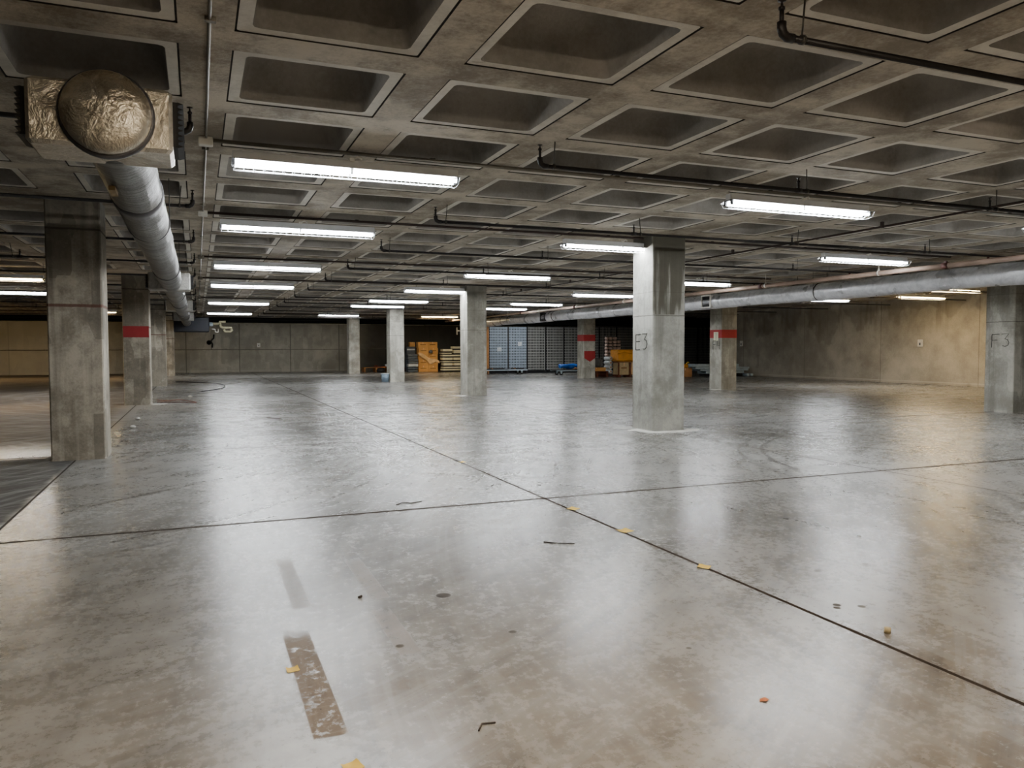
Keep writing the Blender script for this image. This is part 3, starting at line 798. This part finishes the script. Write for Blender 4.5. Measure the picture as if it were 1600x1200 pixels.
MB().tube([(.2,.02,-.35),(.22,.02,-.1),(.12,.02,.1),(.3,.02,.3),(.32,.02,.55)],.05,8).tube([(-.02,.0,0),(.0,.12,0)],.04,8).build('valve_body',M['grille_dark'],t)
def outlet(loc,axis,lab):
    t=thing('outlet_box',lab,'outlet box',loc)
    if axis=='y':
        MB().chbox(-.11,.11,-.05,0,-.15,.15,.012).build('cover_plate',M['box_white'],t); MB().box(-.03,.03,-.056,-.05,-.05,.02).build('socket',M['slate'],t)
    else:
        MB().chbox(-.05,0,-.13,.13,-.16,.16,.012).build('cover_plate',M['box_white'],t); MB().box(-.056,-.05,-.04,.04,-.09,.02).build('socket',M['slate'],t)
outlet((3.96,YB-.001,1.87),'y','small white outlet box on the dark back wall')
outlet((XR-.001,24.8,1.8),'x','white outlet box on the right wall left of column F3')
outlet((XR-.001,36.9,1.86),'x','dim outlet box on the right wall beside the banded column')
t=thing('valve_handle','small white tee shaped valve handle on dark post by the cream stacks','valve',(16.45,50.4,0))
MB().box(.42,1.1,-.0,.3,0,3.6,ch=.02).build('post',M['black'],t)
MB().tube([(.0,-.06,2.55),(.0,-.06,3.05)],.05,8).tube([(.0,-.06,2.82),(.45,-.06,2.82)],.04,8).build('tee_handle',M['box_white'],t)

# ------------------------------------------------------------------ stored goods, left group
def carton(w,d,h,loc,lab,rz=0,group='brown cartons in the tall stack',marks=True,mat=None,name='cardboard_box',cat='box'):
    t=thing(name,lab,cat,loc,rz,group)
    MB().chbox(-w/2,w/2,-d/2,d/2,0,h,.008).build('carton_body',mat or M['carton'],t)
    MB().box(-w/2+.005,w/2-.005,-.025,.025,h,h+.003).box(-.03,.03,-d/2-.003,-d/2,h*.72,h).build('packing_tape',M['kraft'],t)
    if marks:
        b=MB()
        for i in range(6): b.box(-w*.3+i*w*.1,-w*.3+i*w*.1+w*.075,-d/2-.004,-d/2,h*.5,h*.62)
        b.build('printed_mark',M['carton_mark'],t)
    return t
YC=51.9
rown=['bottom','second','third','fourth','top']
xw=.68
for r_ in range(5):
    for c in range(2):
        carton(xw,.6,.405,(14.42+c*(xw+.012)+.006*r_*(1 if r_%2 else -1),YC,.02+r_*.408) ,'brown cardboard carton, %s row, %s of the tall carton stack'%(rown[r_],('left','right')[c]))
t=thing('wooden_pallet','thin pallet under the tall brown carton stack','pallet',(14.75,YC,0))
MB().box(-.72,.72,-.32,.32,0,.018).build('deck',M['wood'],t)
carton(.35,.4,.3,(13.78,52.3,1.75),'small brown carton peeking out left of the carton stack top',group=None,marks=False)
t=thing('cardboard_bin','tall open carton behind the slate trays left of carton stack','box',(13.72,52.5,0))
MB().chbox(-.3,.3,-.24,.24,0,1.745,.01).build('carton_body',M['slate'],t); MB().box(-.28,.28,-.245,-.24,1.5,1.6).build('tape_strip',M['pale'],t)
# torn kraft wrap hanging across the stack
b=MB(); n=14; vs=[]; fs=[]
for i in range(n+1):
    u=i/n; x=-.72+1.5*u
    top=1.35-.62*u+.05*math.sin(u*9); bot=top-.14-.22*math.sin(u*PI)-.06*math.sin(u*13)
    yy=-.36-.05*math.sin(u*7)-.04
    vs+=[(x,yy+.02,top),(x,yy-.05*math.sin(u*11)-.03,(top+bot)/2),(x,yy,bot)]
for i in range(n):
    for j in range(2): fs.append((i*3+j,i*3+j+1,(i+1)*3+j+1,(i+1)*3+j))
b.add(vs,fs,0,True)
tag(b.build('torn_wrap',M['kraft'],None,(14.75,YC,0)),'torn kraft wrapping sheet sagging across the brown carton stack','wrapping')
t=tag(MB().lathe([(.001,0),(.12,.03),(.15,.12),(.1,.22),(.001,.25)],n=12).build('plastic_bundle',M['bag'],None,(14.9,YC-.47,1.28)),'grey plastic bundle stuck on the front of the carton stack','bundle')
# slate trays stack (left of cartons)
zt=0
specs=[(.15,'slate'),(.03,'post'),(.15,'slate'),(.03,'post'),(.2,'pale'),(.17,'slate'),(.16,'slate'),(.16,'slate'),(.17,'slate')]
k=0
for h,mt in specs:
    if mt=='post': zt+=h; continue
    t=thing('folded_tray','%s folded slab, %s from the bottom, stacked left of the cartons'%('pale' if mt=='pale' else 'dark grey',ordn[k]),'slab',(13.6+R.uniform(-.04,.04),51.48,zt),R.uniform(-.05,.05),'slabs stacked left of the cartons')
    MB().chbox(-.34,.34,-.25,.25,.02,h,.02).build('slab_body',M[mt],t)
    MB().box(-.3,-.22,-.22,.22,0,.03).box(.22,.3,-.22,.22,0,.03).build('spacer',M['post'],t)
    zt+=h+.002; k+=1
# cream bundles
rows_=[]; z_=0
for h,segs in ((.2,[(-.75,.75)]),(.14,[(-.72,.73)]),(.25,[(-.72,-.02),(.02,.72)]),(.12,[(-.76,.7)]),(.25,[(-.74,-.01),(.03,.7)]),(.2,[(-.78,.66)])):
    rows_.append((z_,h,segs)); z_+=h+.005
rows_+=[(z_,.13,[(-.8,-.06)]),(z_+.135,.25,[(-.74,.0)]),(z_,.32,[(0.02,.76)]),(z_+.325,.24,[(.03,.66)])]
k=0
for (z,h,segs) in rows_:
    for (a,b_) in segs:
        t=thing('flat_pack','cream flat pack, %s from the floor in the cream stack beside the cartons'%(ordn[k] if k<14 else 'top'),'package',(16.45+(a+b_)/2,51.6+R.uniform(-.03,.03),z),R.uniform(-.02,.02),'cream flat packs in a stack')
        w=(b_-a)/2
        MB().chbox(-w+R.uniform(0,.05),w-R.uniform(0,.05),-.35,.35,.055 if h<.2 else .085,h-.002,.012).build('pack_body',M['cream'],t)
        MB().box(-w*.88,w*.88,-.28,.28,.001,.09 if h>=.2 else .06).build('gap_block',M['rubber'],t)  # black block standing in for the shaded gap under the pack
        k+=1
k=0
for z in (0,.305,.61,.915,1.22):
    t=thing('flat_pack','cream flat pack, %s from the floor, half hidden by the middle column'%ordn[k],'package',(17.75,51.5,z),R.uniform(-.05,.05),'cream flat packs behind the column')
    MB().chbox(-.42,.42,-.3,.3,.08,.3 if z<1 else .2,.015).build('pack_body',M['cream'],t)
    MB().box(-.36,.36,-.25,.25,.001,.085).build('gap_block',M['rubber'],t); k+=1  # black block drawn as the shaded gap below each pack

# low pallet and boards between the far columns
def pallet(loc,lab,w=1.2,d=1.0,h=.14,rz=0,mat=None,group=None):
    t=thing('wooden_pallet',lab,'pallet',loc,rz,group)
    for i in range(5):
        y=-d/2+i*(d-.1)/4; MB().box(-w/2,w/2,y,y+.1,h-.022,h).build('deck_board',mat or M['wood'],t)
    for x in (-w/2,-.05,w/2-.1): MB().box(x,x+.1,-d/2,d/2,0,h-.022).build('stringer',mat or M['wood'],t)
    return t
pallet((11.4,53.2,0),'low wooden pallet on the floor right of the brightest far column',1.7,.9,.32)
pallet((13.0,53.4,0),'second low pallet behind the column with the pail',1.3,.9,.3,mat=M['wood_red'])
t=thing('lumber_board','red brown board lying on the low pallet by far column','board',(12.2,52.95,.325))
MB().box(-.9,.75,-.12,.12,0,.05).build('plank',M['wood_red'],t); MB().box(-.9,-.7,-.12,.12,.05,.14).build('block',M['wood_red'],t)
t=thing('flat_pack','pale small box on the pallet left of the column with pail','package',(12.35,52.9,.38))
MB().chbox(-.3,.3,-.1,.16,0,.15,.01).build('pack_body',M['pale'],t); MB().box(-.1,-.05,-.103,.163,0,.154).build('strapping',M['slate'],t)
tag(MB().lathe([(.001,0),(.24,.02),(.3,.12),(.22,.25),(.08,.31),(.001,.32)],n=16).build('rubbish_bag',M['rubber'],None,(11.55,52.1,0)),'black rubbish bag on floor behind the blue grey pail','bag')
t=thing('pail','blue grey pail standing at the foot of a far column','bucket',(8.36,36.75,0))
MB().lathe([(.001,.0),(.165,.0),(.19,.40),(.18,.40),(.155,.02),(.001,.02)],n=24).build('pail_body',M['pail'],t)
MB().lathe([(.19,.385),(.205,.39),(.205,.415),(.185,.415)],n=24).build('rim',M['pail_rim'],t)
MB().tube([(-.2,0,.37),(-.19,-.1,.28),(-.1,-.2,.2),(.05,-.22,.18),(.18,-.12,.26),(.2,0,.37)],.007,6).build('handle',M['steel_dark'],t)

# ------------------------------------------------------------------ mesh partition
YM=46.0; x=17.15; PWID=1.32
for i in range(13):
    dim=i>=3
    lab='tall wire mesh storage panel, %s from the left in the row'%ordn[i]
    t=thing('mesh_panel',lab,'mesh panel',(x,YM,0),0,'tall wire mesh panels in a row')
    top=3.0+i*.008; z0=.2
    b=MB()
    for a in (0.02,PWID-.04): b.box(a-.02,a+.02,-.03,.03,0,top)
    b.box(.04,PWID-.06,-.025,.025,top-.04,top).box(.04,PWID-.06,-.025,.025,z0-.02,z0+.02)
    b.build('frame',M['post'],t)
    b=MB(); nv=11; tv=.058 if i<2 else (.04 if i<6 else .034)
    for k in range(nv):
        xx=.06+(k+.5)*(PWID-.12)/nv; b.box(xx-tv/2,xx+tv/2,-.035,-.022,z0,top-.02)
    nh=16; th=.085 if i<2 else (.05 if i<6 else .03)
    for k in range(nh):
        zz=z0+(k+.5)*(top-z0)/nh; b.box(.04,PWID-.06,-.022,-.010,zz-th/2,zz+th/2)
    b.build('wire_mesh',M['mesh'] if i<2 else (M['mesh_mid'] if i<6 else M['mesh_dim']),t)
    MB().box(.03,PWID-.05,.06,.08,.0,top-.03).build('backing_sheet',M['back_dark'],t)
    if i in (0,1):
        MB().box(.55+i*.1,.83+i*.1,-.042,-.037,1.42+i*.35,1.68+i*.35).build('label_card',M['pale'],t)
    x+=PWID
t=thing('panel_board','narrow brown board closing the left end of the mesh row','board',(17.08,YM,0))
MB().box(-.06,.06,-.05,.5,0,2.98,ch=.01).build('board_face',M['wood'],t); MB().box(-.07,.07,-.06,.51,2.98,3.0).build('cap_strip',M['wood_red'],t)

# ------------------------------------------------------------------ carts
def cart(loc,L,W,lab,rz=0):
    t=thing('flatbed_cart',lab,'cart',loc,rz)
    MB().chbox(-L/2,L/2,-W/2,W/2,.26,.33,.01).build('deck',M['steel_dark'],t)
    MB().box(-L/2,L/2,-W/2-.01,-W/2+.03,.24,.29).box(-L/2,L/2,W/2-.03,W/2+.01,.24,.29).build('side_rail',M['steel'],t)
    for sx in (-1,1):
        for sy in (-1,1):
            M_=Matrix.Translation((sx*(L/2-.35),sy*(W/2-.12),.12))
            w=MB().lathe([(.02,-.03),(.115,-.03),(.12,0),(.115,.03),(.02,.03)],axis='y',n=18,M=M_).build('wheel',M['rubber'],t)
            MB().lathe([(.001,-.036),(.05,-.036),(.05,.036),(.001,.036)],axis='y',n=12,M=M_).build('hub',M['pale'],w)
            b=MB(); b.box(-.06,.06,-.045,-.037,-.02,.14,M=M_).box(-.06,.06,.037,.045,-.02,.14,M=M_).box(-.07,.07,-.05,.05,.12,.145,M=M_); b.build('caster_fork',M['steel'],t)
    return t
cart((17.6,44.9,0),3.1,.9,'long dark flatbed cart in front of the leftmost mesh panels')
for k,(a,w) in enumerate(((17.2,.9),(18.6,.7))):
    t=thing('lumber_board','dark flat board lying on the long flatbed cart, %s one'%('left','right')[k],'board',(a,44.8,.332))
    MB().box(-w/2,w/2,-.25,.25,0,.05,ch=.008).build('plank',M['steel_dark'],t); MB().box(-w/2+.05,-w/2+.12,-.255,.255,0,.056).build('batten',M['wood'],t)
cart((20.95,42.0,0),2.3,.85,'small flatbed cart carrying the blue tarpaulin left of banded column')
b=MB(); n=16
def tr(i):
    return lambda u:.13*(1+.22*math.sin(u*6.28*2+i*.7)+.1*math.sin(u*6.28*5+i))*(.75 if i in(0,n) else 1)
b.tube([(-.85+1.75*i/n,.03*math.sin(i*1.3),.02*math.sin(i*.9)) for i in range(n+1)],.14,14,rf=tr)
t=tag(b.build('tarpaulin',M['blue'],None,(21.0,41.95,.52)),'bundled blue tarpaulin lying on the small flatbed cart','tarpaulin')
tag(MB().tube([(0,0,0),(.1,-.05,.07),(.22,0,.02),(.3,.05,.1),(.4,0,.02),(.25,-.06,.05),(.1,.02,.1)],.022,6).build('rope',M['wood'],None,(20.9,41.6,.35)),'tan rope coil on the front of the small flatbed cart','rope')

# ------------------------------------------------------------------ goods between E4 and E3
pallet((20.65,38.6,0),'reddish pallet on the floor right of the far banded column',1.35,1.0,.16,mat=M['wood_red'])
pallet((20.65,38.6,.162),'upper reddish pallet under the grey sack by banded column',1.35,1.0,.16,mat=M['wood_red'])
carton(1.2,.8,.2,(20.65,38.6,.324),'flat orange carton under the grey sack',group=None,marks=False)
b=MB(); b.lathe([(.001,0),(.5,.03),(.58,.2),(.55,.42),(.4,.52),(.001,.55)],n=20,M=Matrix.Diagonal((1.0,.7,1,1)))
tag(b.build('sack',M['bag'],None,(20.65,38.6,.528)),'bulging grey sack on the orange carton by far banded column','sack')
for k in range(4):
    t=thing('paper_roll','pale roll end, %s up, stacked beside the amber package'%ordn[k],'roll',(21.48,38.35,.18+k*.243+.121),0,'pale rolls in a column')
    MB().lathe([(.03,-.3),(.115,-.3),(.12,-.28),(.12,.3),(.03,.3)],axis='y',n=16).build('roll_body',M['pale'],t)
    MB().lathe([(.03,-.305),(.05,-.305),(.05,.305),(.03,.305)],axis='y',n=12).build('core',M['wood'],t)
t=thing('roll_crib','dark low crib under the column of pale rolls','crib',(21.48,38.4,0))
MB().box(-.13,.13,-.3,.3,0,.175).build('crib_base',M['wood_red'],t); MB().box(-.13,.13,-.31,-.3,.02,.15).build('crib_lip',M['post'],t)
# boxes on a pallet carrying a board and the amber wrapped package
pallet((22.5,38.0,0),'red brown pallet under the two boxes below the amber package',1.45,.8,.12,mat=M['wood_red'])
carton(.62,.7,.68,(22.1,38.0,.122),'speckled brown box below the amber package, left one',group=None,mat=M['cream_dark'])
carton(.62,.7,.68,(22.86,38.0,.122),'plain brown box below the amber package, right one',group=None,marks=False,mat=M['kraft'])
for xx,lb in ((22.48,'dark upright board between the two boxes under the amber package'),(21.735,'dark upright board at the left side of the speckled box')):
    t=thing('upright_board',lb,'board',(xx,37.61,0 if xx<22 else .1225))
    MB().box(-.035,.035,-.02,.03,0,.802 if xx<22 else .68,ch=.004).build('plank',M['wood_red'],t)
    MB().box(-.036,.036,-.021,.031,.6,.64).build('batten',M['post'],t)
t=thing('lumber_board','red brown board lying on the boxes under the amber package','board',(22.45,38.0,.806))
MB().box(-.75,.78,-.42,.42,0,.06,ch=.008).build('plank',M['wood_red'],t); MB().box(-.75,.78,-.425,-.42,.01,.05).build('edge_strip',M['wood'],t)
b=MB(); n=8
b.chbox(-.72,.62,-.42,.42,0,.66,.05)
t=thing('wrapped_package','amber plastic wrapped package on top of the timber crate','package',(22.35,38.0,.868))
b.build('package_body',M['orange'],t)
MB().tube([(-.7,-.43,.45),(-.3,-.46,.55),(.1,-.44,.44),(.6,-.43,.5)],.04,6).tube([(-.7,-.43,.1),(-.35,-.46,.02),(.1,-.44,.08)],.035,6).build('wrap_fold',M['orange'],t)
# can tower
t0=None
tw=thing('steel_bench','dark steel bench under the can tower right of far banded column','bench',(24.2,42.4,0))
MB().box(-.95,1.0,-.33,.33,.85,.9).build('bench_top',M['post'],tw)
for xx in (-.92,.94):
    for yy in (-.3,.3): MB().box(xx-.03,xx+.03,yy-.03,yy+.03,0,.85).build('leg',M['post'],tw)
cproto=None; ck=0
for row in range(7):
    for c in range(4):
        loc=(23.55+c*.27+(.05 if c>1 else 0),42.25,.902+row*.205)
        if row>=6 and c==3: continue  # the last stack is one lower
        lab='pinkish can in the can tower, row %s from the bottom, %s from the left'%(ordn[row],ordn[c])
        if cproto is None:
            t=thing('metal_can',lab,'can',loc,0,'pinkish cans stacked in a tower')
            MB().lathe([(.001,0),(.085,0),(.09,.02),(.125,.035),(.125,.15),(.09,.165),(.001,.165)],n=18).build('can_body',M['can'],t)
            MB().lathe([(.085,.165),(.09,.166),(.09,.204),(.001,.204)],n=18).build('lid',M['post'],t)  # lid coloured dark to draw the shaded gap between can rows
            cproto=t
        else: dup(cproto,loc,label=lab)

# ------------------------------------------------------------------ goods near the right wall
carton(.9,.7,.5,(25.2,36.6,0),'brown carton on the floor right of column E3',group=None,marks=False,mat=M['wood'])
t=thing('hand_tool','yellow power tool resting on brown carton right of column E3','tool',(25.3,36.5,.505))
MB().chbox(-.22,.22,-.12,.12,0,.2,.04).build('tool_body',M['orange'],t); MB().tube([(.1,0,.18),(.22,0,.3),(.3,0,.28)],.035,8).build('tool_handle',M['yellow'],t)
zz=.17
t=thing('sheet_trestle','dark low trestle under the long grey metal sheets','trestle',(28.0,36.3,0))
for xx in (-1.4,0,.65): MB().box(xx-.1,xx+.1,-.5,.5,0,.165).build('trestle_beam',M['rubber'],t)
for i,(a,b_,h,y0) in enumerate(((26.3,28.9,.14,36.0),(26.0,29.3,.1,36.1),(25.7,29.4,.12,36.15),(25.75,28.7,.16,36.2))):
    lab='long grey metal channel, %s from the bottom, by the right wall'%ordn[i]
    t=thing('metal_channel',lab,'metal channel',((a+b_)/2,y0+.25,zz),0,'grey metal channels in a low stack')
    w=(b_-a)/2
    MB().box(-w,w,-.4,.4,0,.012).box(-w,w,-.4,-.385,0,h).box(-w,w,.385,.4,0,h).build('channel_web',M['steel'],t)
    MB().box(-w,w,-.4,-.34,h-.012,h).box(-w,w,.34,.4,h-.012,h).build('channel_lip',M['steel'],t)
    zz+=h+.004
for i,xx in enumerate((28.95,29.2)):
    tag(MB().lathe([(.04,-.5),(.075,-.5),(.08,-.48),(.08,.3),(.04,.3)],axis='y',n=14).build('pipe_offcut',M['steel'],None,(xx,36.0,.083)),'short grey pipe end on the floor by right wall, %s one'%('left','right')[i],'pipe')

# ------------------------------------------------------------------ floor litter and cables
def note(x,y,w,rz,lab):
    b=MB(); n=4; vs=[];fs=[]
    for i in range(n+1):
        for j in range(n+1):
            u,v=i/n-.5,j/n-.5; vs.append((u*w,v*w,.002+.012*max(0,abs(u)-.3)*3*(1 if v>0 else .4)))
    for i in range(n):
        for j in range(n): fs.append((i*(n+1)+j,(i+1)*(n+1)+j,(i+1)*(n+1)+j+1,i*(n+1)+j+1))
    b.add(vs,fs,0,True)
    tag(b.build('paper_scrap',M['yellow'],None,(x,y,0),rz),lab,'paper scrap')
note(.41,3.92,.06,.1,'yellow paper scrap beside the brown tape mark on the near floor')
note(.52,2.905,.07,.3,'yellow paper scrap cut off by the bottom edge of the view')
note(3.44,6.85,.11,.5,'yellow paper scrap on floor joint just past the joint crossing')
note(3.44,5.84,.12,.2,'yellow paper scrap on floor joint, second after the crossing')
note(3.40,4.64,.09,.7,'torn yellow paper scrap on floor joint nearest the camera')
note(3.43,10.3,.08,.4,'tiny yellow scrap on the floor joint before the crossing')
def stick(p,r,mat,lab,name='twig',cat='twig'):
    tag(MB().tube(p,r,6).build(name,M[mat]),lab,cat)
stick([(1.47,18.7,.012),(1.6,18.45,.014),(1.74,18.2,.012)],.012,'twig','dark stick lying on the floor left of centre','stick','stick')
stick([(1.86,7.72,.004),(1.95,7.8,.006),(2.02,7.74,.005),(2.15,7.8,.004)],.0045,'twig','bent dark wire scrap on floor before the cross joint','wire_scrap','wire')
stick([(1.06,2.98,.004),(1.09,3.03,.005),(1.15,3.02,.004)],.004,'twig','small twig at the bottom centre edge of the floor')
stick([(2.62,5.75,.004),(2.72,5.66,.005),(2.83,5.6,.004)],.004,'twig','thin dark twig on the floor left of the joint line')
stick([(.93,4.9,.006),(.95,4.92,.008)],.009,'twig','small dark pebble on the floor right of the tape marks','pebble','pebble')
tag(MB().lathe([(.001,0),(.018,0),(.018,.03),(.001,.032)],n=12).build('tan_stub',M['cork'],None,(3.56,3.16,0)),'tan cork like stub on floor right of the joint','stub')
tag(MB().add([(-.025,0,.002),(0,-.016,.006),(.03,0,.003),(.02,.018,.008),(-.01,.016,.006)],[(0,1,2,3,4)]).build('dry_leaf',M['leaf'],None,(2.35,2.75,0)),'orange dry leaf in the bright reflection on near floor','leaf')
for i,(px,py,lab) in enumerate(((-1.28,19.4,'white crumpled paper bit on floor left, farther one'),(-1.25,17.4,'white crumpled paper bit on floor left, nearer one'),(-.25,27.9,'white crumpled paper on floor past the red banded column'))):
    tag(MB().lathe([(.001,0),(.05,.01),(.07,.03),(.03,.06),(.001,.06)],n=7).build('crumpled_paper',M['dust'],None,(px,py,0)),lab,'paper')
def bez(pts,n=10):
    out=[]; P=[Vector(p) for p in pts]
    for i in range(len(P)-1):
        p0=P[max(0,i-1)];p1=P[i];p2=P[i+1];p3=P[min(len(P)-1,i+2)]
        for k in range(n):
            t_=k/n; out.append(.5*((2*p1)+(-p0+p2)*t_+(2*p0-5*p1+4*p2-p3)*t_*t_+(-p0+3*p1-3*p2+p3)*t_**3))
    out.append(P[-1]); return out
tag(MB().tube(bez([(-1.0,41.5,.012),(-.2,40.2,.012),(.6,38.8,.012),(1.05,36.5,.012),(.95,33.8,.012),(.45,32.0,.012),(.1,31.4,.012)]),.021,6).build('black_hose',M['rubber']),'thin black hose looping over the floor beyond the red banded column','hose')
tag(MB().tube(bez([(-1.2,26.6,.012),(-.9,26.2,.012),(-.5,26.3,.012),(-.05,24.9,.012),(-.6,25.3,.012),(-1.15,25.6,.012)]),.013,6).build('red_cable',M['red_cable']),'reddish cable loop on floor at the foot of red banded column','cable')

# ------------------------------------------------------------------ world + view
w=bpy.data.worlds.new('world'); sc.world=w; w.use_nodes=True
w.node_tree.nodes['Background'].inputs[0].default_value=(.9,.85,.75,1); w.node_tree.nodes['Background'].inputs[1].default_value=.02
sc.view_settings.view_transform='AgX'; sc.view_settings.look='AgX - Base Contrast'; sc.view_settings.exposure=0.35
sc.cycles.max_bounces=5; sc.cycles.diffuse_bounces=4; sc.cycles.glossy_bounces=2
sc.cycles.use_denoising=True
sc.cycles.use_adaptive_sampling=True; sc.cycles.adaptive_threshold=.08; sc.cycles.adaptive_min_samples=16
